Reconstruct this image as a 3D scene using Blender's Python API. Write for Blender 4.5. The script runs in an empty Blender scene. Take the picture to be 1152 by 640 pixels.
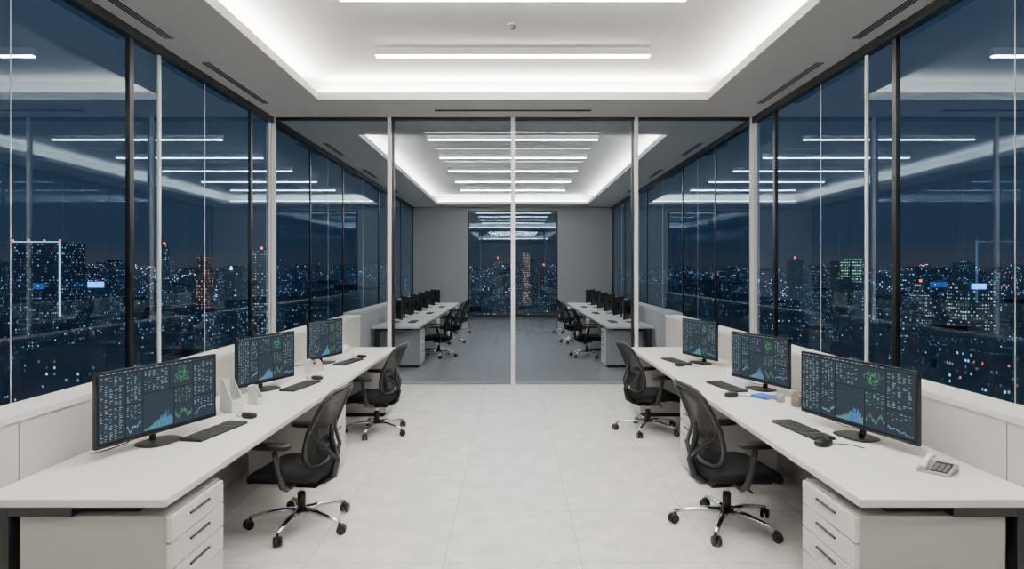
import bpy, bmesh, math, random
from mathutils import Vector, Matrix
random.seed(7)
C=bpy.context.scene.collection
PI=math.pi
# ------------------------------------------------------------------ constants
CAMH=1.70; F=720.0; H=3.98; W=3.61; DB=9.56; DE=23.1; Y0=-3.5
XIN=1.4545; XBK=2.264; DZ=0.74; SH=0.15
# ------------------------------------------------------------------ materials
def new_mat(name):
    m=bpy.data.materials.new(name); m.use_nodes=True
    nt=m.node_tree; nt.nodes.clear()
    out=nt.nodes.new('ShaderNodeOutputMaterial')
    return m,nt,out
def pmat(name,col,rough=0.5,metal=0.0,var=0.04,scale=8.0,bump=0.0,spec=0.5,emis=None,estr=0.0):
    m,nt,out=new_mat(name); N=nt.nodes; L=nt.links
    b=N.new('ShaderNodeBsdfPrincipled')
    tc=N.new('ShaderNodeTexCoord'); no=N.new('ShaderNodeTexNoise'); no.inputs['Scale'].default_value=scale; no.inputs['Detail'].default_value=4
    L.new(tc.outputs['Object'],no.inputs['Vector'])
    r=N.new('ShaderNodeValToRGB')
    r.color_ramp.elements[0].position=0.3; r.color_ramp.elements[1].position=0.7
    r.color_ramp.elements[0].color=tuple(max(0,c*(1-var)) for c in col)+(1,)
    r.color_ramp.elements[1].color=tuple(min(1,c*(1+var)) for c in col)+(1,)
    L.new(no.outputs['Fac'],r.inputs['Fac']); L.new(r.outputs['Color'],b.inputs['Base Color'])
    b.inputs['Roughness'].default_value=rough; b.inputs['Metallic'].default_value=metal
    b.inputs['Specular IOR Level'].default_value=spec
    if bump>0:
        bp=N.new('ShaderNodeBump'); bp.inputs['Strength'].default_value=bump; bp.inputs['Distance'].default_value=0.01
        n2=N.new('ShaderNodeTexNoise'); n2.inputs['Scale'].default_value=scale*20
        L.new(tc.outputs['Object'],n2.inputs['Vector']); L.new(n2.outputs['Fac'],bp.inputs['Height']); L.new(bp.outputs['Normal'],b.inputs['Normal'])
    L.new(b.outputs[0],out.inputs[0]); return m
def emat(name,col,s):
    m,nt,out=new_mat(name); e=nt.nodes.new('ShaderNodeEmission')
    e.inputs[0].default_value=tuple(col)+(1,); e.inputs[1].default_value=s
    nt.links.new(e.outputs[0],out.inputs[0]); return m
def glass_mat(name,tint,r0,edge,rcol=(1,1,1)):
    m,nt,out=new_mat(name); N=nt.nodes; L=nt.links
    t=N.new('ShaderNodeBsdfTransparent'); t.inputs[0].default_value=tuple(tint)+(1,)
    g=N.new('ShaderNodeBsdfGlossy'); g.inputs['Roughness'].default_value=0.0; g.inputs[0].default_value=tuple(rcol)+(1,)
    geo=N.new('ShaderNodeNewGeometry')
    lw=N.new('ShaderNodeVectorMath'); lw.operation='DOT_PRODUCT'
    L.new(geo.outputs['Normal'],lw.inputs[0]); L.new(geo.outputs['Incoming'],lw.inputs[1])
    ab=N.new('ShaderNodeMath'); ab.operation='ABSOLUTE'; L.new(lw.outputs['Value'],ab.inputs[0])
    om=N.new('ShaderNodeMath'); om.operation='SUBTRACT'; om.inputs[0].default_value=1.0; L.new(ab.outputs[0],om.inputs[1])
    pw=N.new('ShaderNodeMath'); pw.operation='POWER'; pw.inputs[1].default_value=4.0; L.new(om.outputs[0],pw.inputs[0])
    ml=N.new('ShaderNodeMath'); ml.operation='MULTIPLY_ADD'; ml.inputs[1].default_value=edge; ml.inputs[2].default_value=r0
    L.new(pw.outputs[0],ml.inputs[0])
    mix=N.new('ShaderNodeMixShader'); L.new(ml.outputs[0],mix.inputs[0]); L.new(t.outputs[0],mix.inputs[1]); L.new(g.outputs[0],mix.inputs[2])
    L.new(mix.outputs[0],out.inputs[0]); return m

M={}
M['wall']=pmat('painted_wall',(0.70,0.675,0.645),0.6,var=0.02,scale=2)
M['ceil']=pmat('ceiling_paint',(0.91,0.89,0.86),0.8,var=0.01,scale=1)
M['endwall']=pmat('end_wall_paint',(0.42,0.42,0.425),0.5,var=0.02,scale=1)
M['desk']=pmat('white_laminate',(0.85,0.825,0.80),0.42,var=0.012,scale=3)
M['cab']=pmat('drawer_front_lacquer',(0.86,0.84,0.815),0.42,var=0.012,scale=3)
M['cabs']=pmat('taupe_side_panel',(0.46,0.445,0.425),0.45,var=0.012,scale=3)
M['gap']=pmat('shadow_gap_black',(0.010,0.010,0.011),0.6)
M['seam']=pmat('panel_seam_grey',(0.18,0.175,0.17),0.6)
M['blk']=pmat('black_steel',(0.008,0.009,0.010),0.35,var=0.1)
M['plast']=pmat('black_plastic',(0.006,0.006,0.0065),0.40,var=0.1,scale=30,spec=0.4)
M['fab']=pmat('black_fabric',(0.006,0.006,0.007),0.85,var=0.25,scale=60,bump=0.4,spec=0.2)
M['chrome']=pmat('polished_aluminium',(0.88,0.88,0.89),0.16,metal=1.0)
M['alu']=pmat('satin_white_aluminium',(0.92,0.905,0.88),0.35,var=0.01)
M['key']=pmat('key_plastic',(0.022,0.023,0.026),0.5,var=0.1)
M['whitep']=pmat('white_plastic',(0.93,0.925,0.91),0.4,var=0.01)
M['silver']=pmat('silver_grey_plastic',(0.40,0.40,0.40),0.35)
M['greyp']=pmat('grey_plastic',(0.20,0.20,0.21),0.4)
M['blue']=pmat('blue_card',(0.02,0.13,0.55),0.5)
M['paper']=pmat('paper',(0.62,0.61,0.59),0.8,var=0.02)
M['stone']=pmat('grey_brown_stoneware',(0.16,0.13,0.11),0.5,var=0.3,scale=30)
M['red']=pmat('red_card',(0.45,0.10,0.05),0.4)
M['strip']=emat('led_diffuser',(1.0,0.955,0.905),118)
M['strip2']=emat('led_diffuser_adjacent',(1.0,0.98,0.96),58)
M['cove']=emat('cove_led',(1.0,0.94,0.87),88)
M['cove2']=emat('cove_led_adjacent',(1.0,0.96,0.92),62)
M['glass']=glass_mat('facade_glass',(0.74,0.88,1.0),0.13,0.75,(0.68,0.85,1.0))
M['pglass']=glass_mat('partition_glass',(0.58,0.64,0.69),0.014,0.7)

def mesh_fabric():
    m,nt,out=new_mat('chair_mesh_fabric'); N=nt.nodes; L=nt.links
    d=N.new('ShaderNodeBsdfPrincipled'); d.inputs['Base Color'].default_value=(0.009,0.009,0.010,1); d.inputs['Roughness'].default_value=0.8; d.inputs['Specular IOR Level'].default_value=0.25
    t=N.new('ShaderNodeBsdfTransparent')
    tc=N.new('ShaderNodeTexCoord'); w=N.new('ShaderNodeTexWave'); w.inputs['Scale'].default_value=26; w.bands_direction='Z'
    L.new(tc.outputs['Object'],w.inputs['Vector'])
    ml=N.new('ShaderNodeMath'); ml.operation='MULTIPLY_ADD'; ml.inputs[1].default_value=0.12; ml.inputs[2].default_value=0.01
    L.new(w.outputs['Fac'],ml.inputs[0])
    mx=N.new('ShaderNodeMixShader'); L.new(ml.outputs[0],mx.inputs[0]); L.new(d.outputs[0],mx.inputs[1]); L.new(t.outputs[0],mx.inputs[2])
    L.new(mx.outputs[0],out.inputs[0]); return m
M['mesh']=mesh_fabric()

def floor_mat(name,c1,c2,mort,rough,tile=0.8,lo=0.86,hi=1.04):
    m,nt,out=new_mat(name); N=nt.nodes; L=nt.links
    b=N.new('ShaderNodeBsdfPrincipled'); geo=N.new('ShaderNodeNewGeometry')
    br=N.new('ShaderNodeTexBrick'); br.offset=0.0; br.squash=1.0
    br.inputs['Scale'].default_value=1.0; br.inputs['Brick Width'].default_value=tile; br.inputs['Row Height'].default_value=tile
    br.inputs['Mortar Size'].default_value=0.0035; br.inputs['Mortar Smooth'].default_value=0.1; br.inputs['Bias'].default_value=0.0
    br.inputs['Color1'].default_value=c1+(1,); br.inputs['Color2'].default_value=c2+(1,); br.inputs['Mortar'].default_value=mort+(1,)
    mp=N.new('ShaderNodeMapping'); mp.inputs['Location'].default_value=(0.4,0.28,0)
    L.new(geo.outputs['Position'],mp.inputs[0]); L.new(mp.outputs[0],br.inputs['Vector'])
    no=N.new('ShaderNodeTexNoise'); no.inputs['Scale'].default_value=5.0; no.inputs['Detail'].default_value=12; no.inputs['Roughness'].default_value=0.75
    L.new(geo.outputs['Position'],no.inputs['Vector'])
    mr=N.new('ShaderNodeMapRange'); mr.inputs[1].default_value=0.34; mr.inputs[2].default_value=0.66; mr.inputs[3].default_value=lo; mr.inputs[4].default_value=hi
    L.new(no.outputs['Fac'],mr.inputs[0])
    vm=N.new('ShaderNodeVectorMath'); vm.operation='SCALE'; L.new(br.outputs['Color'],vm.inputs[0]); L.new(mr.outputs[0],vm.inputs['Scale'])
    L.new(vm.outputs[0],b.inputs['Base Color'])
    b.inputs['Roughness'].default_value=rough
    bp=N.new('ShaderNodeBump'); bp.inputs['Strength'].default_value=0.25; bp.inputs['Distance'].default_value=0.002; bp.invert=True
    L.new(br.outputs['Fac'],bp.inputs['Height']); L.new(bp.outputs[0],b.inputs['Normal'])
    L.new(b.outputs[0],out.inputs[0]); return m
M['floor']=floor_mat('stone_tile',(0.86,0.835,0.80),(0.83,0.805,0.775),(0.55,0.535,0.51),0.36,lo=0.76)
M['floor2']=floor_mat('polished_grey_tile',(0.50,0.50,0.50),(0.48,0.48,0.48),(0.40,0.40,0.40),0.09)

def facade(name,cw,ch,thr,S,base=(0.010,0.015,0.023),cols=None,fill=(0.25,0.75),pw=2.0):
    m,nt,out=new_mat(name); N=nt.nodes; L=nt.links
    def mth(op,a,b=None,c=None):
        n=N.new('ShaderNodeMath'); n.operation=op
        for i,v in enumerate((a,b,c)):
            if v is None: continue
            if isinstance(v,(int,float)): n.inputs[i].default_value=v
            else: L.new(v,n.inputs[i])
        return n.outputs[0]
    geo=N.new('ShaderNodeNewGeometry'); sp=N.new('ShaderNodeSeparateXYZ'); L.new(geo.outputs['Position'],sp.inputs[0])
    sn=N.new('ShaderNodeSeparateXYZ'); L.new(geo.outputs['True Normal'],sn.inputs[0])
    u=mth('DIVIDE',mth('ADD',sp.outputs[0],sp.outputs[1]),cw); v=mth('DIVIDE',sp.outputs[2],ch)
    fu=mth('FLOOR',u); fv=mth('FLOOR',v); ru=mth('FRACT',u); rv=mth('FRACT',v)
    bx=mth('FLOOR',mth('DIVIDE',sp.outputs[0],61.0))
    cb=N.new('ShaderNodeCombineXYZ'); L.new(fu,cb.inputs[0]); L.new(fv,cb.inputs[1]); L.new(bx,cb.inputs[2])
    wn=N.new('ShaderNodeTexWhiteNoise'); wn.noise_dimensions='3D'; L.new(cb.outputs[0],wn.inputs['Vector'])
    sc=N.new('ShaderNodeSeparateColor'); L.new(wn.outputs['Color'],sc.inputs[0])
    n2=N.new('ShaderNodeTexNoise'); n2.inputs['Scale'].default_value=0.03; L.new(geo.outputs['Position'],n2.inputs['Vector'])
    th=mth('SUBTRACT',thr+0.17,mth('MULTIPLY',n2.outputs['Fac'],0.34))
    lit=mth('GREATER_THAN',wn.outputs['Value'],th)
    m1=mth('MULTIPLY',mth('GREATER_THAN',ru,fill[0]),mth('LESS_THAN',ru,fill[1]))
    m2=mth('MULTIPLY',mth('GREATER_THAN',rv,0.28),mth('LESS_THAN',rv,0.66))
    side=mth('LESS_THAN',mth('ABSOLUTE',sn.outputs[2]),0.5)
    a=mth('MULTIPLY',mth('MULTIPLY',lit,side),mth('MULTIPLY',m1,m2))
    br=mth('MULTIPLY_ADD',mth('POWER',sc.outputs[1],pw),S,S*0.06)
    st=mth('MULTIPLY',a,br)
    rp=N.new('ShaderNodeValToRGB'); rp.color_ramp.interpolation='CONSTANT'
    cols=cols or [(0.0,(1.0,0.50,0.24)),(0.26,(1.0,0.76,0.50)),(0.48,(0.65,0.80,1.0)),(0.68,(0.26,0.52,1.0)),(0.94,(0.35,0.80,0.85)),(0.98,(1.0,0.20,0.13))]
    e=rp.color_ramp.elements; e[0].position=cols[0][0]; e[0].color=cols[0][1]+(1,); e[1].position=cols[1][0]; e[1].color=cols[1][1]+(1,)
    for p,c in cols[2:]:
        q=e.new(p); q.color=c+(1,)
    L.new(sc.outputs[0],rp.inputs[0])
    em=N.new('ShaderNodeEmission'); L.new(rp.outputs[0],em.inputs[0]); L.new(st,em.inputs[1])
    e2=N.new('ShaderNodeEmission'); e2.inputs[0].default_value=base+(1,); e2.inputs[1].default_value=1.0  # even emission puts a faint night haze into the unlit walls
    df=N.new('ShaderNodeBsdfDiffuse'); df.inputs[0].default_value=(0.08,0.10,0.13,1)
    a1=N.new('ShaderNodeAddShader'); a2=N.new('ShaderNodeAddShader')
    L.new(em.outputs[0],a1.inputs[0]); L.new(e2.outputs[0],a1.inputs[1]); L.new(a1.outputs[0],a2.inputs[0]); L.new(df.outputs[0],a2.inputs[1])
    L.new(a2.outputs[0],out.inputs[0]); return m
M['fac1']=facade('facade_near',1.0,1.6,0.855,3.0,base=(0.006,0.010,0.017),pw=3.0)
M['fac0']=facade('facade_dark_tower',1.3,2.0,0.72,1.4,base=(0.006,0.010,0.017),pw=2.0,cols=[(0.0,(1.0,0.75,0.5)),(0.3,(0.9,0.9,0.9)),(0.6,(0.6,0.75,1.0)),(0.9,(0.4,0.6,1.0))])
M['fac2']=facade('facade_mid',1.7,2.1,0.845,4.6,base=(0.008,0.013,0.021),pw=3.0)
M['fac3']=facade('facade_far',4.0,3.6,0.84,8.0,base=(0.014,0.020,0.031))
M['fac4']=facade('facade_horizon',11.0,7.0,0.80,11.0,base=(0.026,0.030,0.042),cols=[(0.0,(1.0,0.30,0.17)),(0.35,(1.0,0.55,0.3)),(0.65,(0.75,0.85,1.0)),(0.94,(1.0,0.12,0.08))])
M['facw']=facade('facade_bright_office',2.0,2.4,0.50,1.6,cols=[(0.0,(0.6,0.8,1.0)),(0.5,(0.8,0.92,1.0)),(0.8,(0.6,0.9,0.85)),(0.95,(1,0.8,0.5))])
M['facg']=facade('facade_green_office',2.0,2.4,0.80,1.0,cols=[(0.0,(0.5,0.95,0.7)),(0.5,(0.8,1.0,0.7)),(0.8,(0.4,0.9,0.85)),(0.95,(1,0.8,0.5))])
M['faccr']=facade('facade_lit_crown',1.8,2.6,0.10,2.2,cols=[(0.0,(0.55,1.0,0.55)),(0.4,(0.9,1.0,0.55)),(0.7,(0.35,0.95,0.85)),(0.95,(0.6,1,0.9))],pw=1.0)
M['faco']=facade('facade_amber',2.2,2.6,0.35,1.8,cols=[(0.0,(1.0,0.38,0.14)),(0.5,(1.0,0.5,0.25)),(0.8,(1.0,0.36,0.2)),(0.95,(1,0.8,0.5))])
M['facy']=facade('facade_yellow',2.0,3.0,0.25,2.6,cols=[(0.0,(1.0,0.70,0.30)),(0.5,(1.0,0.6,0.35)),(0.8,(1.0,0.45,0.35)),(0.95,(1,0.8,0.5))],pw=1.2)

# ------------------------------------------------------------------ mesh helpers
class B:
    def __init__(s): s.bm=bmesh.new(); s.mats=[]
    def mi(s,mat):
        if mat not in s.mats: s.mats.append(mat)
        return s.mats.index(mat)
    def box(s,c,d,mat,rot=None,taper=None):
        x,y,z=d[0]/2,d[1]/2,d[2]/2; k=s.mi(mat); vs=[]
        for dz in(-1,1):
            tx=ty=1
            if taper and dz==1: tx,ty=taper
            for dx,dy in((-1,-1),(1,-1),(1,1),(-1,1)):
                v=Vector((dx*x*tx,dy*y*ty,dz*z))
                if rot: v=rot@v
                vs.append(s.bm.verts.new(v+Vector(c)))
        for f in((3,2,1,0),(4,5,6,7),(0,1,5,4),(1,2,6,5),(2,3,7,6),(3,0,4,7)):
            fc=s.bm.faces.new([vs[i] for i in f]); fc.material_index=k
        return s
    def b2(s,x0,x1,y0,y1,z0,z1,mat): return s.box(((x0+x1)/2,(y0+y1)/2,(z0+z1)/2),(abs(x1-x0),abs(y1-y0),abs(z1-z0)),mat)
    def quad(s,pts,mat):
        f=s.bm.faces.new([s.bm.verts.new(p) for p in pts]); f.material_index=s.mi(mat); return s
    def tube(s,pts,r,mat,n=10,closed=False,smooth=True,flat=1.0):
        k=s.mi(mat); pts=[Vector(p) for p in pts]; rs=r if isinstance(r,(list,tuple)) else [r]*len(pts); rings=[]
        up=Vector((0,0,1)); N=len(pts); pu=None
        for i,p in enumerate(pts):
            a=pts[(i-1)%N] if (closed or i>0) else p; b=pts[(i+1)%N] if (closed or i<N-1) else p
            t=(b-a).normalized()
            if pu is None:
                ref=up if abs(t.z)<0.9 else Vector((1,0,0))
                x=t.cross(ref).normalized()
            else:
                x=(pu-t*pu.dot(t)).normalized()
            pu=x; y=x.cross(t).normalized()
            rings.append([s.bm.verts.new(p+x*math.cos(2*PI*j/n)*rs[i]+y*math.sin(2*PI*j/n)*rs[i]*flat) for j in range(n)])
        m=N if closed else N-1
        for i in range(m):
            A=rings[i]; Bq=rings[(i+1)%N]
            for j in range(n):
                f=s.bm.faces.new([A[j],A[(j+1)%n],Bq[(j+1)%n],Bq[j]]); f.material_index=k; f.smooth=smooth
        if not closed:
            f=s.bm.faces.new(rings[0][::-1]); f.material_index=k; f=s.bm.faces.new(rings[-1]); f.material_index=k
        return s
    def cyl(s,c,r,h,mat,n=20,axis='z',r2=None):
        c=Vector(c); d={'x':Vector((1,0,0)),'y':Vector((0,1,0)),'z':Vector((0,0,1))}[axis]*(h/2)
        return s.tube([c-d,c+d],[r,r if r2 is None else r2],mat,n=n)
    def obj(s,name,parent=None,bevel=0,seg=2):
        bmesh.ops.recalc_face_normals(s.bm,faces=s.bm.faces)
        me=bpy.data.meshes.new(name); s.bm.to_mesh(me); s.bm.free()
        for m in s.mats: me.materials.append(m)
        o=bpy.data.objects.new(name,me); C.objects.link(o)
        if bevel: 
            b=o.modifiers.new('bevel','BEVEL'); b.width=bevel; b.segments=seg; b.limit_method='ANGLE'
        if parent: o.parent=parent
        return o
def empty(name,label,cat,group=None):
    e=bpy.data.objects.new(name,None); e.empty_display_size=0.1; C.objects.link(e)
    e['label']=label; e['category']=cat
    if group: e['group']=group
    return e
def tag(o,label,cat,group=None):
    o['label']=label; o['category']=cat
    if group: o['group']=group
    return o
def place(o,loc,rz=0,sc=None):
    o.location=loc; o.rotation_euler=(0,0,rz)
    if sc: o.scale=(sc,sc,sc) if isinstance(sc,(int,float)) else sc
    return o
def copy_tree(o,parent=None):
    n=o.copy(); C.objects.link(n)
    if parent: n.parent=parent
    for c in o.children: copy_tree(c,n)
    return n
def struct(o): o['kind']='structure'; return o

# ------------------------------------------------------------------ room shell
struct(B().b2(-W-0.15,W+0.15,Y0-0.15,DB,-0.2,0,M['floor']).obj('floor'))
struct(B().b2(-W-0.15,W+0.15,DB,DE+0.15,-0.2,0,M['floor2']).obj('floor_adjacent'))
def ceiling_with_tray(name,ya,yb,ta,tb,hx=2.6):
    b=B(); c=M['ceil']; Zr=4.30; e=0.28
    b.b2(-W-0.15,-hx,ya,yb,H,H+0.10,c); b.b2(hx,W+0.15,ya,yb,H,H+0.10,c)
    b.b2(-hx,hx,ya,ta,H,H+0.10,c); b.b2(-hx,hx,tb,yb,H,H+0.10,c)
    b.b2(-hx-e-0.05,-hx-e,ta-e,tb+e,H+0.10,Zr,c); b.b2(hx+e,hx+e+0.05,ta-e,tb+e,H+0.10,Zr,c)
    b.b2(-hx-e,hx+e,ta-e-0.05,ta-e,H+0.10,Zr,c); b.b2(-hx-e,hx+e,tb+e,tb+e+0.05,H+0.10,Zr,c)
    b.b2(-hx-e-0.05,hx+e+0.05,ta-e-0.05,tb+e+0.05,Zr,Zr+0.08,c)
    return struct(b.obj(name))
T1=(-2.2,8.55); T2=(10.8,22.1)
ceiling_with_tray('ceiling',Y0-0.15,DB,*T1)
ceiling_with_tray('ceiling_adjacent',DB,DE+0.15,*T2)
struct(B().b2(-W-0.15,W+0.15,Y0-0.15,Y0,0,H,M['wall']).obj('wall_back'))
b=B(); e=M['endwall']; b.b2(-W-0.15,-1.62,DE,DE+0.15,0,H,e); b.b2(1.62,W+0.15,DE,DE+0.15,0,H,e); b.b2(-1.62,1.62,DE,DE+0.15,3.84,H,e)
struct(b.obj('wall_front'))
def cove(T,mat,hx=2.6,name='cove_light_strip'):
    z=H+0.125; g='hidden cove lights of the ceiling tray'
    for (x0,x1,y0,y1) in((-hx-0.20,-hx-0.13,T[0],T[1]),(hx+0.13,hx+0.20,T[0],T[1]),(-hx,hx,T[1]+0.13,T[1]+0.20),(-hx,hx,T[0]-0.20,T[0]-0.13)):
        tag(B().b2(x0,x1,y0,y1,H+0.101,z,mat).obj(name),'warm white strip light hidden in the ceiling tray cove','light strip',g)
cove(T1,M['cove']); cove(T2,M['cove2'])
def linear_light(y,mat,hw=1.6,lab='slim linear white ceiling light hanging under the raised tray',t=0.03):
    r=empty('linear_ceiling_light',lab,'ceiling light','linear lights across the ceiling')
    B().b2(-hw,hw,-t,t,0.0,0.012,mat).obj('diffuser',r)
    B().b2(-hw-0.01,hw+0.01,-t-0.01,t+0.01,0.0121,0.10,M['alu']).obj('housing',r)
    r.location=(0,y,4.20); return r
for y in(7.5,5.92,4.34,2.76,1.18,-0.4): linear_light(y,M['strip'])
for y in(12.3,14.3,16.2,18.2,20.1): linear_light(y,M['strip2'],1.63,'slim linear white light on the adjacent room ceiling')
def vent(x,y,L,alongx=False):
    b=B()
    b.b2(-L/2,L/2,-0.05,0.05,-0.004,0.0,M['alu'])
    for i in range(3):
        yy=-0.032+i*0.032
        b.b2(-L/2+0.01,L/2-0.01,yy-0.010,yy+0.010,-0.007,-0.004,M['gap'])
    o=b.obj('ceiling_vent'); tag(o,'long slotted air vent set flush in the white ceiling','air vent','ceiling slot vents')
    place(o,(x,y,H),0 if alongx else PI/2)
for s in(-1,1):
    for ya,yb in((5.2,6.3),(7.0,8.75),(2.2,4.2)): vent(s*3.37,(ya+yb)/2,yb-ya)
    for ya in(11.5,14.5,17.5): vent(s*3.37,ya+0.6,1.3)
vent(0,9.12,2.25,True)
for i,(y,z) in enumerate(((6.75,4.30),(5.65,4.30))):
    r=empty('smoke_detector','small round white smoke detector on the raised ceiling','smoke detector','ceiling smoke detectors')
    B().cyl((0,0,-0.012),0.055,0.024,M['whitep'],24).obj('base_plate',r,bevel=0.004)
    B().cyl((0,0,-0.04),0.022,0.035,M['greyp'],16,r2=0.03).obj('sensor_head',r)
    r.location=(0,y,z)

# ------------------------------------------------------------------ glazing
wn=[0]; tn=[0]
def trim(x0,x1,y0,y1,z0,z1,mat):
    tn[0]+=1; return struct(B().b2(x0,x1,y0,y1,z0,z1,mat).obj('trim_%d'%tn[0],bevel=0.003))
def window(p0,p1,mat,z0=0.06,z1=H-0.09):
    wn[0]+=1
    return struct(B().quad([(p0[0],p0[1],z0),(p1[0],p1[1],z0),(p1[0],p1[1],z1),(p0[0],p0[1],z1)],mat).obj('window_%d'%wn[0]))
for s in(-1,1):
    X=s*W
    for ya,yb in((Y0,DB-0.03),(DB+0.03,DE)):
        trim(X-0.05,X+0.05,ya,yb,H-0.09,H,M['blk']); trim(X-0.05,X+0.05,ya,yb,0,0.06,M['blk'])
    cuts=[(Y0+0.03,'b'),(-2.3,'w'),(0.1,'b'),(0.65,'w'),(3.05,'b'),(3.6,'w'),(4.6,'t'),(6.03,'b'),(6.53,'w'),(7.5,'t'),(8.8,'b'),(9.5,'w')]
    cuts2=[(9.66,'b'),(11.4,'s'),(12.5,'t'),(13.6,'s'),(15.4,'t'),(17.2,'s'),(18.3,'t'),(20.6,'s'),(21.2,'t'),(23.05,'b')]
    for cs in(cuts,cuts2):
        for (y,k) in cs:
            if k=='b': trim(X-0.022,X+0.022,y-0.035,y+0.035,0.06,H-0.09,M['blk'])
            elif k=='s': trim(X-0.012,X+0.012,y-0.03,y+0.03,0.06,H-0.09,M['blk'])
            elif k=='w': trim(X-0.012,X+0.012,y-0.02,y+0.02,0.06,H-0.0,M['alu'])
            else: trim(X-0.004,X+0.004,y-0.003,y+0.003,0.06,H-0.09,M['alu'])
        for (a,_),(c,_) in zip(cs[:-1],cs[1:]): window((X,a),(X,c),M['glass'])
xs=[-3.57,-1.84,0.0,1.84,3.57]
for x in xs: trim(x-0.028,x+0.028,DB-0.03,DB+0.03,0,H,M['alu'])
for a,c in zip(xs[:-1],xs[1:]):
    window((a+0.028,DB),(c-0.028,DB),M['pglass'],0.04,H-0.05)
trim(-3.53,3.53,DB-0.025,DB+0.025,H-0.05,H,M['blk'])
trim(-3.53,3.53,DB-0.02,DB+0.02,0,0.04,M['greyp'])
for x in(-1.785,1.785): trim(x-0.018,x+0.018,DB-0.018,DB+0.018,0.04,H-0.05,M['blk'])
window((-1.56,DE+0.05),(1.56,DE+0.05),M['glass'],0.1,3.78)
for x in(-1.59,1.59): trim(x-0.03,x+0.03,DE,DE+0.1,0,3.84,M['blk'])
trim(-1.56,1.56,DE,DE+0.1,3.78,3.84,M['blk']); trim(-1.56,1.56,DE,DE+0.1,0,0.1,M['blk'])
for s,nm in((-1,'wall_left'),(1,'wall_right')):
    for k,(ya,yb) in enumerate(((1.2,DB-0.05),(DB+0.4,19.2))):
        b=B(); o=SH*k
        b.b2(s*(2.27+o),s*(2.48+o),ya,yb,0,1.005,M['wall'])
        b.b2(s*(2.262+o),s*(2.49+o),ya-0.01,yb,1.008,1.04,M['desk'])
        y=ya+0.4+1.34
        while y<yb: 
            b.b2(s*(2.2688+o),s*(2.2700+o),y-0.0025,y+0.0025,0.1,1.0,M['seam']); y+=1.6
        struct(b.obj(nm+('_adjacent' if k else '')))

# ------------------------------------------------------------------ desks
def desk(s,ya,yb,lab,sh=0):
    r=empty('desk_worktop',lab,'desk','long shared desks')
    L=yb-ya
    B().b2(s*XIN,s*(XBK-0.004),0,L,DZ-0.035,DZ,M['desk']).obj('worktop',r,bevel=0.004)
    for y in(0.05,L-0.05):
        B().b2(s*2.13,s*2.22,y-0.03,y+0.03,0,DZ-0.036,M['blk']).obj('leg',r,bevel=0.003)
        B().b2(s*1.86,s*2.129,y-0.03,y+0.03,DZ-0.080,DZ-0.036,M['blk']).obj('crossbar',r)
    B().b2(s*2.14,s*2.20,0.12,L-0.12,DZ-0.085,DZ-0.036,M['blk']).obj('rail',r)
    r.location=(s*sh,ya,0); return r
LAB='long pale laminate worktop on black steel frame along the window wall'
for s in(-1,1):
    desk(s,2.68,8.0,LAB)
    desk(s,10.9,18.9,'long pale worktop in the adjacent glazed room',SH)
def pedestal():
    r=empty('drawer_pedestal','pale grey drawer pedestal under the desk with slim dark handles','drawer cabinet','under-desk drawer pedestals')
    w=0.50; d=0.64; h=0.655
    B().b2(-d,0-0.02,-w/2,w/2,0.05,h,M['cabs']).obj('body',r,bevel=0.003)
    B().b2(-d+0.03,-0.05,-w/2+0.03,w/2-0.03,0.0,0.0499,M['gap']).obj('plinth',r)
    B().b2(-d+0.05,-0.16,-w/2+0.05,w/2-0.05,h+0.0005,0.7045,M['gap']).obj('desk_spacer',r)
    z=h-0.004
    for i,dh in enumerate((0.112,0.112,0.112,0.255)):
        dr=B().b2(-0.0195,0.0,-w/2+0.004,w/2-0.004,z-dh,z-0.006,M['cab']).obj('drawer',r,bevel=0.002)
        hb=B(); zz=z-0.042
        hb.b2(0.0005,0.010,-0.09,0.09,zz-0.005,zz+0.005,M['blk'])
        ho=hb.obj('handle',dr,bevel=0.002); ho['label']='slim black bar handle'
        z-=dh+0.003
    return r
P0=pedestal(); place(P0,(-1.455,2.97,0),0)
for s in(-1,1):
    for y in(2.97,5.32,7.66,11.4,13.8,16.2,18.4):
        if s==-1 and y==2.97: continue
        n=copy_tree(P0); place(n,(s*(1.455+(SH if y>9 else 0)),y,0),0 if s<0 else PI)
# ------------------------------------------------------------------ chair
def sp(v,e): return math.copysign(abs(v)**e,v)
def pillow(b,cx,cy,cz,hx,hy,hz,mat,ex=0.45,nu=36,nv=10,fn=None):
    k=b.mi(mat); rings=[]
    for i in range(1,nv):
        ph=-PI/2+PI*i/nv; cr=abs(math.cos(ph))**0.35; zz=sp(math.sin(ph),0.6)*hz
        ring=[]
        for j in range(nu):
            t=2*PI*j/nu; x=cx+hx*cr*sp(math.cos(t),ex); y=cy+hy*cr*sp(math.sin(t),ex); z=cz+zz
            if fn: x,y,z=fn(x,y,z)
            ring.append(b.bm.verts.new((x,y,z)))
        rings.append(ring)
    for i in range(len(rings)-1):
        for j in range(nu):
            f=b.bm.faces.new([rings[i][j],rings[i][(j+1)%nu],rings[i+1][(j+1)%nu],rings[i+1][j]]); f.material_index=k; f.smooth=True
    f=b.bm.faces.new(rings[0][::-1]); f.material_index=k; f=b.bm.faces.new(rings[-1]); f.material_index=k; f.smooth=True
def backpt(u,v):
    z=0.685+0.26*v
    hw=0.220+0.015*math.cos(v*1.2)-0.02*max(0,v)**2-0.04*max(0,-v)
    x=hw*u
    y=-0.165-0.125*((v+1)/2)**1.3+0.030*math.cos((v+0.35)*2.0)+0.04*u*u
    return (x,y,z)
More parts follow.
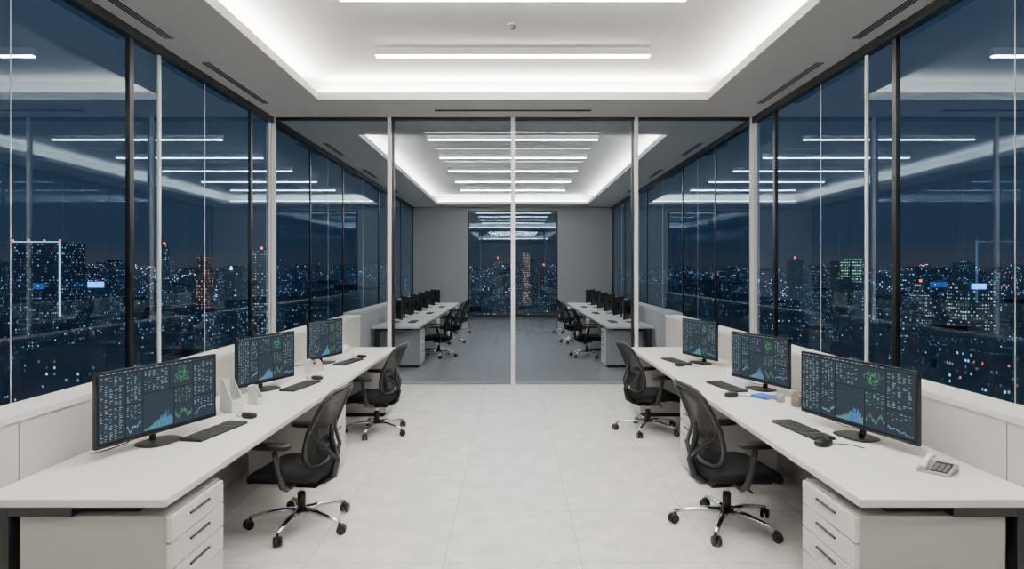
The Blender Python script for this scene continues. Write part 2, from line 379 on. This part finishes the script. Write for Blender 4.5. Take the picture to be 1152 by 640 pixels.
def chair():
    r=empty('office_chair','black mesh back office chair on a polished five star base','office chair','office chairs along the desks')
    b=B(); b.cyl((0,0,0.095),0.042,0.06,M['chrome'],24); b.obj('base_hub',r,bevel=0.004)
    for i in range(5):
        a=2*PI*i/5+PI/2+0.3; c,s_=math.cos(a),math.sin(a)
        b=B(); b.tube([(0.03*c,0.03*s_,0.110),(0.14*c,0.14*s_,0.110),(0.25*c,0.25*s_,0.094),(0.335*c,0.335*s_,0.078)],[0.030,0.025,0.020,0.015],M['chrome'],n=10,flat=0.65)
        b.obj('base_leg',r)
        b=B(); cx,cy=0.33*c,0.33*s_; R=Matrix.Rotation(a+0.6,3,'Z')
        for o in(-0.017,0.017):
            p=R@Vector((0,o,0)); d=R@Vector((0,0.011,0))
            q=Vector((cx,cy,0.031))+R@Vector((0.012,0,0))+p
            b.tube([q-d*0.9,q-d*0.6,q+d*0.6,q+d*0.9],[0.026,0.031,0.031,0.026],M['plast'],n=18)
        b.tube([(cx,cy,0.035),(cx,cy,0.074)],0.009,M['plast'],n=10)
        q=Vector((cx,cy,0.052))+R@Vector((0.008,0,0)); b.box(q,(0.040,0.018,0.024),M['plast'],rot=R)
        b.obj('caster',r)
    b=B(); b.cyl((0,0,0.175),0.027,0.10,M['plast'],18); b.cyl((0,0,0.255),0.018,0.08,M['chrome'],18); b.obj('gas_lift',r)
    b=B(); b.box((0,-0.02,0.310),(0.19,0.25,0.045),M['plast'],taper=(0.9,0.9)); b.box((0,0.0,0.336),(0.30,0.30,0.012),M['plast'])
    b.tube([(0.09,0.04,0.31),(0.2,0.05,0.305),(0.25,0.05,0.302)],0.007,M['plast'],n=8); b.obj('tilt_mechanism',r,bevel=0.004)
    def sf(x,y,z):
        k=max(0,(y-0.15))/0.14
        return x,y,z-0.035*k*k+0.012*(x/0.25)**2
    b=B(); pillow(b,0,0.055,0.380,0.25,0.255,0.044,M['fab'],fn=sf); b.obj('seat',r)
    for s in(-1,1):
        ar=B(); ar.tube([(s*0.14,-0.02,0.333),(s*0.25,-0.02,0.333),(s*0.29,-0.01,0.36),(s*0.302,0.01,0.45),(s*0.302,0.04,0.585)],[0.016,0.017,0.020,0.019,0.016],M['plast'],n=10,flat=1.4)
        a=ar.obj('armrest',r)
        pb=B(); pillow(pb,s*0.297,0.075,0.612,0.048,0.14,0.019,M['plast'],ex=0.6,nu=28,nv=8); pb.obj('arm_pad',a)
    br=B(); n=56; pts=[]
    for j in range(n):
        t=2*PI*j/n; pts.append(backpt(sp(math.cos(t),0.42),sp(math.sin(t),0.42)))
    br.tube(pts,0.017,M['plast'],n=8,closed=True); back=br.obj('backrest',r)
    b=B(); k=b.mi(M['mesh']); rings=[]
    for q in(0.0001,0.25,0.5,0.75,0.98):
        rings.append([b.bm.verts.new(backpt(q*sp(math.cos(2*PI*j/n),0.42),q*sp(math.sin(2*PI*j/n),0.42))) for j in range(n)])
    for i in range(4):
        for j in range(n):
            f=b.bm.faces.new([rings[i][j],rings[i][(j+1)%n],rings[i+1][(j+1)%n],rings[i+1][j]]); f.material_index=k; f.smooth=True
    b.obj('back_mesh',back)
    b=B(); 
    def yb(v): return backpt(0,v)[1]
    b.tube([(0,-0.08,0.313),(0,-0.16,0.315),(0,-0.225,0.35),(0,-0.250,0.45),(0,yb(-0.3)-0.045,0.60),(0,yb(0.05)-0.02,0.70)],[0.026,0.028,0.027,0.023,0.019,0.014],M['plast'],n=10)
    for s in(-1,1):
        b.tube([(0,-0.245,0.46),(s*0.09,-0.235,0.54),(s*0.17,yb(-0.2)+0.005,0.625),(s*0.215,backpt(s,0.0)[1],0.685)],[0.017,0.014,0.012,0.010],M['plast'],n=8)
    b.obj('back_support',back)
    b=B(); pillow(b,0,yb(-0.35)-0.012,0.59,0.13,0.014,0.045,M['plast'],ex=0.7,nu=28,nv=8); b.obj('lumbar_pad',back)
    return r
ch=chair()
place(ch,(-1.41,4.27,0),math.radians(90-7),0.98)
clist=[(-1.43,6.72,math.radians(90-9),0.98),(1.42,4.25,math.radians(-90+7),1.01),(1.43,6.78,math.radians(-90+10),1.0)]
for s in(-1,1):
    for i,y in enumerate((12.6,15.0,17.4)):
        clist.append((s*1.46,y,math.radians(s*(-90+10*((i%3)-1))),1.0))
for x,y,a,sc in clist:
    n=copy_tree(ch); place(n,(x,y,0),a,sc)
    if y>DB: n['label']='black mesh back office chair in the adjacent glazed room'
# ------------------------------------------------------------------ monitors
E={'bg':emat('screen_dark',(0.020,0.028,0.038),1.0),'pan':emat('screen_panel',(0.046,0.060,0.078),1.0),'bl':emat('chart_blue',(0.08,0.30,0.70),1.05),
   'lb':emat('chart_light_blue',(0.26,0.56,0.78),1.0),'gr':emat('chart_green',(0.14,0.52,0.22),0.95),'tx':emat('screen_text',(0.52,0.60,0.66),0.8),
   'dg':emat('chart_dark_green',(0.05,0.24,0.12),0.9),'rd':emat('chart_red',(0.6,0.12,0.08),0.8),'cy':emat('chart_cyan',(0.14,0.50,0.50),1.0)}
def screen(b,Wd,Hd,y,seed,zc):
    rn=random.Random(seed)
    def q(u0,u1,v0,v1,m,dy):
        x0=(0.5-u0)*Wd; x1=(0.5-u1)*Wd; z0=zc+(v0-0.5)*Hd; z1=zc+(v1-0.5)*Hd
        b.quad([(x0,y+dy,z0),(x1,y+dy,z0),(x1,y+dy,z1),(x0,y+dy,z1)],E[m])
    q(0,1,0,1,'bg',0)
    a=0.0006; c=0.0012
    q(0.0,1,0.965,1,'pan',a)
    for i in range(18): 
        u=0.02+i*0.042; q(u,u+rn.uniform(0.012,0.03),0.978,0.986,'tx',c)
    def rows(u0,u1,v0,v1,n,cols,ms,p=0.8,th=0.15):
        for i in range(n):
            v=v1-(i+0.5)*(v1-v0)/n; hh=(v1-v0)/n*th
            for k in range(cols):
                ua=u0+k*(u1-u0)/cols
                if rn.random()<p: q(ua,ua+(u1-u0)/cols*rn.uniform(0.2,0.7),v-hh,v+hh,rn.choice(ms),c)
    q(0.008,0.20,0.03,0.955,'pan',a); rows(0.015,0.19,0.05,0.94,38,5,['tx','tx','tx','cy','tx'],0.62)
    q(0.206,0.335,0.50,0.955,'pan',a); rows(0.213,0.33,0.52,0.94,18,4,['tx','tx','lb'],0.5)
    q(0.206,0.335,0.03,0.49,'pan',a); rows(0.213,0.33,0.27,0.48,9,4,['tx','cy'],0.45)
    pv=0.15
    for i in range(40):
        nv=min(0.25,max(0.07,pv+rn.uniform(-0.02,0.023))); u=0.213+0.115*i/40
        q(u,u+0.0025,min(pv,nv),max(pv,nv)+0.005,'lb',c); pv=nv
    q(0.341,0.60,0.03,0.60,'pan',a)
    n=46
    for i in range(n):
        t=i/n
        h=0.02+0.40*(t**1.5)*rn.uniform(0.55,1.0) if t<0.72 else 0.02+0.30*(1.15-t)*2.2*rn.uniform(0.4,1.0)
        u=0.35+0.24*t; q(u,u+0.24/n*0.5,0.05,0.05+h,'lb' if i%3==0 else ('cy' if h<0.12 else 'bl'),c)
    for i in range(5): q(0.35,0.59,0.14+i*0.085,0.1412+i*0.085,'dg',c*0.8)
    q(0.341,0.56,0.61,0.955,'pan',a); rows(0.35,0.555,0.63,0.94,13,6,['tx','tx','cy'],0.42)
    q(0.566,0.775,0.42 if False else 0.61,0.955,'pan',a); q(0.606,0.775,0.03,0.60,'pan',a)
    # thin green outline map of short strokes
    for ring in range(3):
        K=58
        for i in range(K):
            t=2*PI*i/K; rr=(0.95-0.28*ring)*(0.72+0.18*math.sin(3*t+seed+ring)+0.12*math.sin(7*t+seed*2)+rn.uniform(-0.05,0.05))
            u=0.67+0.085*rr*math.cos(t); v=0.785+0.155*rr*math.sin(t)
            q(u,u+rn.uniform(0.002,0.007),v,v+rn.uniform(0.004,0.014),rn.choice(['gr','gr','dg']),c)
    rows(0.612,0.77,0.36,0.59,10,5,['gr','gr','dg','tx'],0.7)
    for i in range(26):
        u=0.614+i*0.006; v=0.18+0.05*math.sin(i*0.4+seed)+rn.uniform(-0.02,0.02); q(u,u+0.0026,v-rn.uniform(0.01,0.04),v+rn.uniform(0.01,0.04),'gr' if rn.random()<0.8 else 'rd',c)
    q(0.781,0.992,0.40,0.955,'pan',a); rows(0.787,0.985,0.42,0.94,22,5,['tx','tx','tx','gr'],0.55)
    q(0.781,0.992,0.03,0.39,'pan',a); rows(0.787,0.985,0.24,0.38,6,6,['tx','lb'],0.4)
    pv=0.12
    for i in range(50):
        nv=min(0.20,max(0.06,pv+rn.uniform(-0.018,0.02))); u=0.79+0.19*i/50
        q(u,u+0.0025,min(pv,nv),max(pv,nv)+0.005,'lb',c); pv=nv
def monitor(Wd,seed):
    Hd=0.385; zc=0.06+Hd/2
    r=empty('monitor','wide black framed monitor showing trading charts on the desk','monitor','desk monitors')
    B().b2(-Wd/2,Wd/2,-0.012,0.012,0.06,0.06+Hd,M['plast']).obj('casing',r,bevel=0.003)
    b=B(); screen(b,Wd-0.018,Hd-0.022,0.0128,seed,zc+0.003); b.obj('screen',r)
    b=B(); b.box((0,-0.032,zc),(0.22,0.035,0.16),M['plast'],); b.tube([(0,-0.055,0.006),(0,-0.065,0.10),(0,-0.06,0.24)],[0.024,0.019,0.02],M['plast'],n=12,flat=0.6)
    b.obj('stand',r,bevel=0.004)
    b=B(); pillow(b,0,-0.01,0.0065,0.125,0.095,0.006,M['plast'],ex=0.7,nu=36,nv=8); b.obj('stand_foot',r)
    B().tube([(0,-0.06,0.12),(0.03,-0.10,0.07),(0.10,-0.13,0.012),(0.22,-0.13,0.006),(0.30,-0.15,0.006)],0.0035,M['plast'],n=6).obj('cable',r)
    return r
D2=math.radians
mons=[(-1.965,3.57,D2(-108),0.80),(-1.985,5.15,D2(-110),0.66),(-1.94,6.62,D2(-107),0.62),
      (1.965,3.68,D2(105),0.86),(1.985,5.15,D2(110),0.66),(1.93,6.62,D2(107),0.62)]
mo=[]
for i,(x,y,a,w) in enumerate(mons):
    m_=monitor(w,i+3); place(m_,(x,y,DZ),a); mo.append(m_)
for s in(-1,1):
    for y in(11.9,13.1,14.3,15.5,16.7,17.9):
        n=copy_tree(mo[1]); place(n,(s*(2.02+SH),y,DZ),D2(s*60),(0.95,0.95,0.95)); n['label']='black framed monitor seen from behind on the adjacent room desk'
# ------------------------------------------------------------------ keyboards, mice
def keyboard():
    r=empty('keyboard','slim black keyboard lying on the pale worktop','keyboard','desk keyboards')
    B().box((0,0,0.007),(0.45,0.135,0.013),M['plast']).obj('body',r,bevel=0.004)
    b=B()
    b.box((0,0,0.0142),(0.437,0.124,0.0012),M['key'])
    for rw in range(6):
        for k in range(21):
            if k in(15,):continue
            x=-0.212+k*0.0212; y=-0.053+rw*0.0212
            if rw==0 and 4<=k<=9:
                if k==4: b.box((x+0.053,y,0.0165),(0.124,0.017,0.004),M['key'],taper=(0.95,0.85))
                continue
            b.box((x,y,0.0165),(0.018,0.0175,0.004),M['key'],taper=(0.85,0.85))
    o=b.obj('keys',r); o['label']='dark grey keycaps'
    return r
def mouse():
    r=empty('computer_mouse','black wired mouse beside the keyboard','computer mouse','desk mice')
    def fn(x,y,z): return x*(1-0.12*(y/0.055)),y,z if z<0.01 else z*(1-1.6*abs(y-0.0)*abs(y)/0.06)
    b=B(); pillow(b,0,0,0.018,0.031,0.055,0.017,M['plast'],ex=0.8,nu=28,nv=10,fn=fn); b.obj('shell',r)
    B().cyl((0,0.03,0.030),0.008,0.006,M['greyp'],14,axis='x').obj('scroll_wheel',r)
    B().tube([(0,0.05,0.008),(0.0,0.09,0.004),(0.03,0.13,0.004),(0.06,0.15,0.004),(0.12,0.16,0.004)],0.0025,M['plast'],n=6).obj('cable',r)
    return r
kb=keyboard(); place(kb,(-1.765,3.80,DZ),D2(80))
for x,y,a in((-1.75,5.28,80),(-1.71,6.66,78),(1.73,3.83,-82),(1.75,5.25,-80),(1.71,6.70,-78)):
    n=copy_tree(kb); place(n,(x,y,DZ),D2(a))
ms=mouse(); place(ms,(-1.715,4.16,DZ),D2(70))
for x,y,a in((-1.72,5.62,75),(-1.66,7.02,75),(1.70,3.50,-70),(1.66,4.86,-75),(1.67,6.40,-80)):
    n=copy_tree(ms); place(n,(x,y,DZ),D2(a))
for s in(-1,1):
    for y in(11.9,14.3,16.7):
        n=copy_tree(kb); place(n,(s*(1.70+SH),y,DZ),D2(-s*90)); n['label']='black keyboard on the adjacent room desk'
# ------------------------------------------------------------------ small items
def holder(w,d,h):
    r=empty('file_holder','white slant topped magazine file holder on the desk','file holder','white file holders')
    b=B(); t=0.004; m=M['whitep']
    b.b2(-w/2,w/2,-d/2,d/2,0,t,m); b.b2(-w/2,w/2,-d/2,-d/2+t,t,h,m); b.b2(-w/2,w/2,d/2-t,d/2,t,h*0.42,m)
    for s in(-1,1):
        x0=s*w/2; x1=s*(w/2-t)
        pr=[(-d/2+t,t),(d/2-t,t),(d/2-t,h*0.42),(-d/2+d*0.35,h),(-d/2+t,h)]
        A=[b.bm.verts.new((x0,p[0],p[1])) for p in pr]; Q=[b.bm.verts.new((x1,p[0],p[1])) for p in pr]
        b.bm.faces.new(A); b.bm.faces.new(Q[::-1])
        for i in range(5): b.bm.faces.new([A[i],Q[i],Q[(i+1)%5],A[(i+1)%5]])
    b.obj('box',r)
    B().b2(-w/2+0.008,w/2-0.008,-d/2+0.01,d/2-0.02,t+0.001,h*0.40,M['greyp']).obj('dark_infill',r)['label']='added dark block standing in for shade inside the holder'  # grey block added so the open holder reads dark inside
    return r
h0=holder(0.08,0.15,0.215); place(h0,(-1.92,4.36,DZ),D2(-125))
for x,y,a,sc in((-1.85,4.60,-115,0.62),(-1.89,5.96,-120,0.60),(-1.85,6.13,-110,0.48)):
    n=copy_tree(h0); place(n,(x,y,DZ),D2(a),sc)
r=empty('notebook','small red covered notebook lying on the desk','notebook')
B().b2(-0.07,0.07,-0.1,0.1,0,0.003,M['red']).b2(-0.07,0.07,-0.1,0.1,0.015,0.018,M['red']).obj('cover',r)
B().b2(-0.066,0.068,-0.097,0.097,0.0032,0.0148,M['paper']).obj('pages',r)
place(r,(-2.08,7.25,DZ),D2(15))
def mug(mat,lab):
    r=empty('mug',lab,'mug'); b=B(); b.mi(mat); n=28
    prof=[(0.034,0.0),(0.038,0.006),(0.040,0.09),(0.0365,0.09),(0.034,0.008)]
    rings=[[b.bm.verts.new((p[0]*math.cos(2*PI*j/n),p[0]*math.sin(2*PI*j/n),p[1])) for j in range(n)] for p in prof]
    for i in range(len(rings)-1):
        for j in range(n):
            f=b.bm.faces.new([rings[i][j],rings[i][(j+1)%n],rings[i+1][(j+1)%n],rings[i+1][j]]); f.smooth=True
    b.bm.faces.new(rings[0][::-1]); b.bm.faces.new(rings[-1])
    b.obj('cup',r)
    B().tube([(0.038,0,0.072),(0.06,0,0.07),(0.068,0,0.047),(0.06,0,0.025),(0.038,0,0.02)],0.005,mat,n=8).obj('handle',r)
    return r
place(mug(M['whitep'],'white ceramic mug at the end of the desk'),(-1.97,7.50,DZ),0.4)
place(mug(M['stone'],'small grey brown cup beside the blue notebook'),(2.00,4.52,DZ),0.4,0.85)
place(mug(M['silver'],'small grey cup beside the brown cup'),(1.95,4.66,DZ),3.0,0.75)
place(mug(M['stone'],'small grey brown cup at the monitor side'),(2.07,4.66,DZ),1.4,0.8)
r=empty('notebook','flat blue covered notebook lying near the cups','notebook')
B().b2(-0.06,0.06,-0.07,0.07,0,0.003,M['blue']).b2(-0.06,0.06,-0.07,0.07,0.017,0.020,M['blue']).b2(-0.06,-0.057,-0.07,0.07,0.003,0.017,M['blue']).obj('cover',r)
B().b2(-0.0565,0.058,-0.067,0.067,0.0032,0.0168,M['paper']).obj('pages',r)
place(r,(1.89,4.82,DZ),D2(30))
r=empty('desk_telephone','silver grey desk telephone with dark keypad beside the monitor','telephone')
b=B(); b.mi(M['silver']); pr=[(-0.10,0),(0.10,0),(0.10,0.040),(0.06,0.045),(-0.10,0.016)]
A=[b.bm.verts.new((-0.09,p[0],p[1])) for p in pr]; Q=[b.bm.verts.new((0.09,p[0],p[1])) for p in pr]
b.bm.faces.new(A); b.bm.faces.new(Q[::-1])
for i in range(5): b.bm.faces.new([A[i],Q[i],Q[(i+1)%5],A[(i+1)%5]])
b.obj('body',r,bevel=0.005)
sl=0.029/0.16; rot=Matrix.Rotation(math.atan(sl),3,'X')
b=B(); b.box((0.028,-0.035,0.016+0.065*sl+0.002),(0.092,0.105,0.004),M['gap'],rot=rot)
for i in range(3):
    for j in range(4): 
        y=-0.073+j*0.026; b.box((0.0+i*0.028,y,0.016+(y+0.10)*sl+0.006),(0.019,0.016,0.006),M['greyp'],rot=rot)
b.obj('keypad',r)
b=B(); b.box((0.028,0.040,0.016+0.14*sl+0.002),(0.09,0.030,0.004),M['gap'],rot=rot); b.obj('display',r)
b=B(); b.tube([(-0.055,-0.10,0.034),(-0.055,-0.085,0.046),(-0.055,-0.03,0.060),(-0.055,0.04,0.070),(-0.055,0.085,0.072),(-0.055,0.10,0.060)],[0.018,0.024,0.015,0.015,0.024,0.018],M['whitep'],n=14,flat=0.7); b.obj('handset',r)
place(r,(2.03,3.06,DZ),D2(-48),0.78)

# ------------------------------------------------------------------ city
GZ=-120.0
def ground():
    m,nt,out=new_mat('city_ground'); N=nt.nodes; L=nt.links
    geo=N.new('ShaderNodeNewGeometry'); vo=N.new('ShaderNodeTexVoronoi'); vo.inputs['Scale'].default_value=0.10
    L.new(geo.outputs['Position'],vo.inputs['Vector'])
    lt=N.new('ShaderNodeMath'); lt.operation='LESS_THAN'; lt.inputs[1].default_value=0.11; L.new(vo.outputs['Distance'],lt.inputs[0])
    rp=N.new('ShaderNodeValToRGB'); rp.color_ramp.interpolation='CONSTANT'; e=rp.color_ramp.elements
    e[0].color=(1,0.45,0.15,1); e[1].position=0.45; e[1].color=(0.4,0.65,1,1); q=e.new(0.75); q.color=(1,0.85,0.6,1)
    sc=N.new('ShaderNodeSeparateColor'); L.new(vo.outputs['Color'],sc.inputs[0]); L.new(sc.outputs[0],rp.inputs[0])
    ml=N.new('ShaderNodeMath'); ml.operation='MULTIPLY'; L.new(lt.outputs[0],ml.inputs[0]); L.new(sc.outputs[1],ml.inputs[1])
    ma=N.new('ShaderNodeMath'); ma.operation='MULTIPLY'; ma.inputs[1].default_value=4.0; L.new(ml.outputs[0],ma.inputs[0])
    em=N.new('ShaderNodeEmission'); L.new(rp.outputs[0],em.inputs[0]); L.new(ma.outputs[0],em.inputs[1])
    e2=N.new('ShaderNodeEmission'); e2.inputs[0].default_value=(0.007,0.011,0.018,1)
    a=N.new('ShaderNodeAddShader'); L.new(em.outputs[0],a.inputs[0]); L.new(e2.outputs[0],a.inputs[1]); L.new(a.outputs[0],out.inputs[0]); return m
struct(B().quad([(-9000,-3000,GZ),(9000,-3000,GZ),(9000,9000,GZ),(-9000,9000,GZ)],ground()).obj('floor_city_ground'))
def bld(b,w,d,z1,mat,rn,ox=0,oy=0):
    h=z1-GZ; k=rn.random()
    if k<0.4:
        b.b2(ox-w/2,ox+w/2,oy-d/2,oy+d/2,GZ,z1-3,mat); b.b2(ox-w*0.25,ox+w*0.2,oy-d*0.25,oy+d*0.2,z1-3,z1,M['blk'])
    elif k<0.75:
        s=rn.uniform(0.6,0.85); b.b2(ox-w/2,ox+w/2,oy-d/2,oy+d/2,GZ,GZ+h*s,mat); b.b2(ox-w*0.36,ox+w*0.36,oy-d*0.36,oy+d*0.36,GZ+h*s,z1,mat)
    else:
        b.b2(ox-w/2,ox+w/2,oy-d/2,oy+d/2,GZ,z1-h*0.12,mat); b.b2(ox-w*0.4,ox+w*0.1,oy-d*0.4,oy+d*0.3,z1-h*0.12,z1,mat)
lm=[ # px center, py top, px width, distance, mat
 (41,272,53,430,'fac0','dark'),(228,289,14,640,'faco','amber'),(291,281,20,560,'facw','white'),(183,276,8,700,'fac2','dark'),
 (260,303,14,500,'fac2','green'),(108,322,30,520,'fac1','sign'),(957,293,26,600,'facg','crown'),(1103,320,36,450,'facw','sign2'),
 (592,284,8,900,'facy','pink'),(560,292,10,1000,'facw','white'),(897,292,14,800,'fac2','dark'),(310,290,8,600,'fac2','blue'),(1040,318,16,620,'facw','white'),(612,300,10,800,'fac2','dark')]
LN={'dark':'dark slab tower with red roof beacons and a lit white edge','amber':'amber lit office tower','white':'brightly lit white office tower','green':'low tower with glowing green top light','sign':'dark block with glowing blue roof sign','crown':'tower with yellow green lit crown','sign2':'pale lit tower with bright blue sign near the roof','pink':'slim yellow lit tower','blue':'slim tower with blue lit edge'}
em_w=emat('edge_light',(0.40,0.72,1.0),2.2); em_b=emat('blue_sign_light',(0.08,0.35,1.0),4.0); em_g=emat('green_light',(0.3,1.0,0.8),4.0); em_r=emat('beacon_red',(1.0,0.08,0.05),5.0)
for i,(px,py,wp,d,mt,kd) in enumerate(lm):
    k=d/F; x=(px-577)*k; zt=CAMH+(304-py)*k; w=wp*k; rn=random.Random(i)
    r=empty('office_tower',LN[kd] if i in(0,1,2) or kd!='dark' else 'slim dark tower on the night skyline','building','landmark towers on the skyline')
    b=B(); b.b2(-w/2,w/2,-w*0.4,w*0.4,GZ,zt,M[mt]); b.b2(-w*0.3,w*0.25,-w*0.2,w*0.3,zt,zt+0.8*k,M['blk']); b.obj('tower_body',r)
    y0=-w*0.4-0.3
    if i==0:
        B().b2(w/2-0.4,w/2+0.5,y0-0.6,y0+0.2,zt-84*k,zt,em_w).obj('edge_light',r)
        B().b2(-w/2,w/2,y0-0.6,y0+0.2,zt-0.25,zt+0.25,em_w).obj('edge_light',r)
        for j in range(4): B().box((-w/2+w*j/3.0,y0,zt+1.0),(0.9,0.9,0.9),em_r).obj('beacon',r)
    if kd=='blue': B().b2(-0.5,0.5,y0-0.6,y0+0.2,zt-40*k,zt,em_b).obj('edge_light',r)
    if kd=='green': B().box((0,y0,zt+1.5*k),(3*k,1,4*k),em_g,taper=(0.3,1)).obj('roof_light',r)
    if kd=='sign': B().b2(-9*k,9*k,y0-0.6,y0,zt-1*k,zt+5*k,em_b).obj('roof_sign',r)
    if kd=='sign2':
        B().b2(-10*k,6*k,y0-0.6,y0,zt-5*k,zt+1*k,em_b).obj('roof_sign',r); B().b2(-4*k,4*k,y0-0.8,y0-0.62,zt-3.5*k,zt-0.5*k,em_w).obj('sign_panel',r)
    if kd=='crown':
        b=B(); b.b2(-w*0.46,-w*0.05,-w*0.42,w*0.3,zt-20*k,zt-2*k,M['faccr']); b.b2(w*0.05,w*0.46,-w*0.42,w*0.3,zt-24*k,zt+1.5*k,M['faccr']); b.obj('lit_crown',r)
    if kd in('dark','white') and i: B().box((0,0,zt+2*k),(1.6,1.6,3*k),em_r).obj('beacon',r)
    r.location=(x,d-y0,0)
cells=[]
rn=random.Random(11)
def blocked(x,d,w):
    px=577+x/d*F; hw=w/d*F/2
    t=0.0
    for (lx,ly,lw,ld,_,_) in lm:
        if abs(px-lx)<lw/2+hw+2 and d<ld+30:
            t=max(t,0.085 if lw>20 else 0.055)
        if math.hypot(x-(lx-577)*ld/F,d-ld)<w*0.8+lw*ld/F*0.8+8: return None
    return t
y=170.0
while y<1300:
    step=34+y*0.035; x=-(0.9*y+200)
    while x<0.9*y+200:
        w=step*rn.uniform(0.45,0.78); dd=step*rn.uniform(0.45,0.78)
        t=rn.choice([rn.uniform(0.015,0.06),rn.uniform(0.03,0.12),rn.uniform(0.06,0.2)])
        if rn.random()<0.06: t=rn.uniform(-0.022,0.01)
        if y<330: t=max(t,0.12)
        zt=max(CAMH-t*y,GZ+rn.uniform(12,25))
        bl=blocked(x,y,w)
        if bl is not None and rn.random()<0.92:
            if bl>0: zt=min(zt,CAMH-bl*y)
            zt=max(zt,GZ+10)
            cells.append((x+rn.uniform(-2,2),y+rn.uniform(-2,2),w,dd,zt))
        x+=step
    y+=step
def score(c):
    x,y,w,d,zt=c
    if abs(x/y)>0.82: return -1
    return w*(zt-GZ)/(y*y)
cells.sort(key=score,reverse=True)
ind=cells[:260]; rest=cells[260:]
for i,(x,y,w,d,zt) in enumerate(ind):
    b=B(); bld(b,w,d,zt,M['fac1'] if y<480 else M['fac2'],rn); o=b.obj('city_building'); o.location=(x,y,0)
    tag(o,'dark city block with scattered lit windows','building','city blocks seen through the windows')
b=B()
for (x,y,w,d,zt) in rest: bld(b,w,d,zt,M['fac1'] if y<480 else (M['fac2'] if y<1000 else M['fac3']),rn,x,y)
y=1380.0
while y<6500:
    step=55+ (y-1300)*0.055; x=-(0.95*y+200)
    while x<0.95*y+200:
        w=step*rn.uniform(0.4,0.8); t=rn.uniform(0.0,0.03)
        if rn.random()<0.08: t=rn.uniform(-0.010,0.0)
        zt=max(CAMH-t*y,GZ+15); 
        bld(b,w,w*0.6,zt,M['fac3'] if y<2800 else M['fac4'],rn,x+rn.uniform(-0.2,0.2)*step,y+rn.uniform(-0.2,0.2)*step)
        x+=step
    y+=step
o=b.obj('distant_city'); tag(o,'distant night city of small dark blocks with glowing windows','city'); o['kind']='stuff'

# ------------------------------------------------------------------ world
w=bpy.data.worlds.new('night'); bpy.context.scene.world=w; w.use_nodes=True; nt=w.node_tree; nt.nodes.clear(); N=nt.nodes; L=nt.links
out=N.new('ShaderNodeOutputWorld'); bg=N.new('ShaderNodeBackground'); tc=N.new('ShaderNodeTexCoord'); sx=N.new('ShaderNodeSeparateXYZ')
rp=N.new('ShaderNodeValToRGB'); e=rp.color_ramp.elements
e[0].position=0.0; e[0].color=(0.010,0.016,0.028,1); e[1].position=1.0; e[1].color=(0.018,0.042,0.076,1)
for p,c in((0.495,(0.028,0.034,0.048)),(0.504,(0.050,0.054,0.070)),(0.52,(0.028,0.044,0.072)),(0.66,(0.020,0.044,0.078))):
    q=e.new(p); q.color=c+(1,)
mr=N.new('ShaderNodeMapRange'); mr.inputs[1].default_value=-1; mr.inputs[2].default_value=1
L.new(tc.outputs['Generated'],sx.inputs[0]); L.new(sx.outputs[2],mr.inputs[0]); L.new(mr.outputs[0],rp.inputs[0]); L.new(rp.outputs[0],bg.inputs[0]); bg.inputs[1].default_value=1.0
L.new(bg.outputs[0],out.inputs[0])
# ------------------------------------------------------------------ camera
cd=bpy.data.cameras.new('cam'); cam=bpy.data.objects.new('camera',cd); C.objects.link(cam)
cd.sensor_width=36; cd.lens=36*F/1152; cam.location=(0,0,CAMH); cam.rotation_euler=(PI/2,0,0)
cd.shift_y=-16/1152; cd.shift_x=-1/1152; cd.clip_end=20000; cd.clip_start=0.05
bpy.context.scene.camera=cam
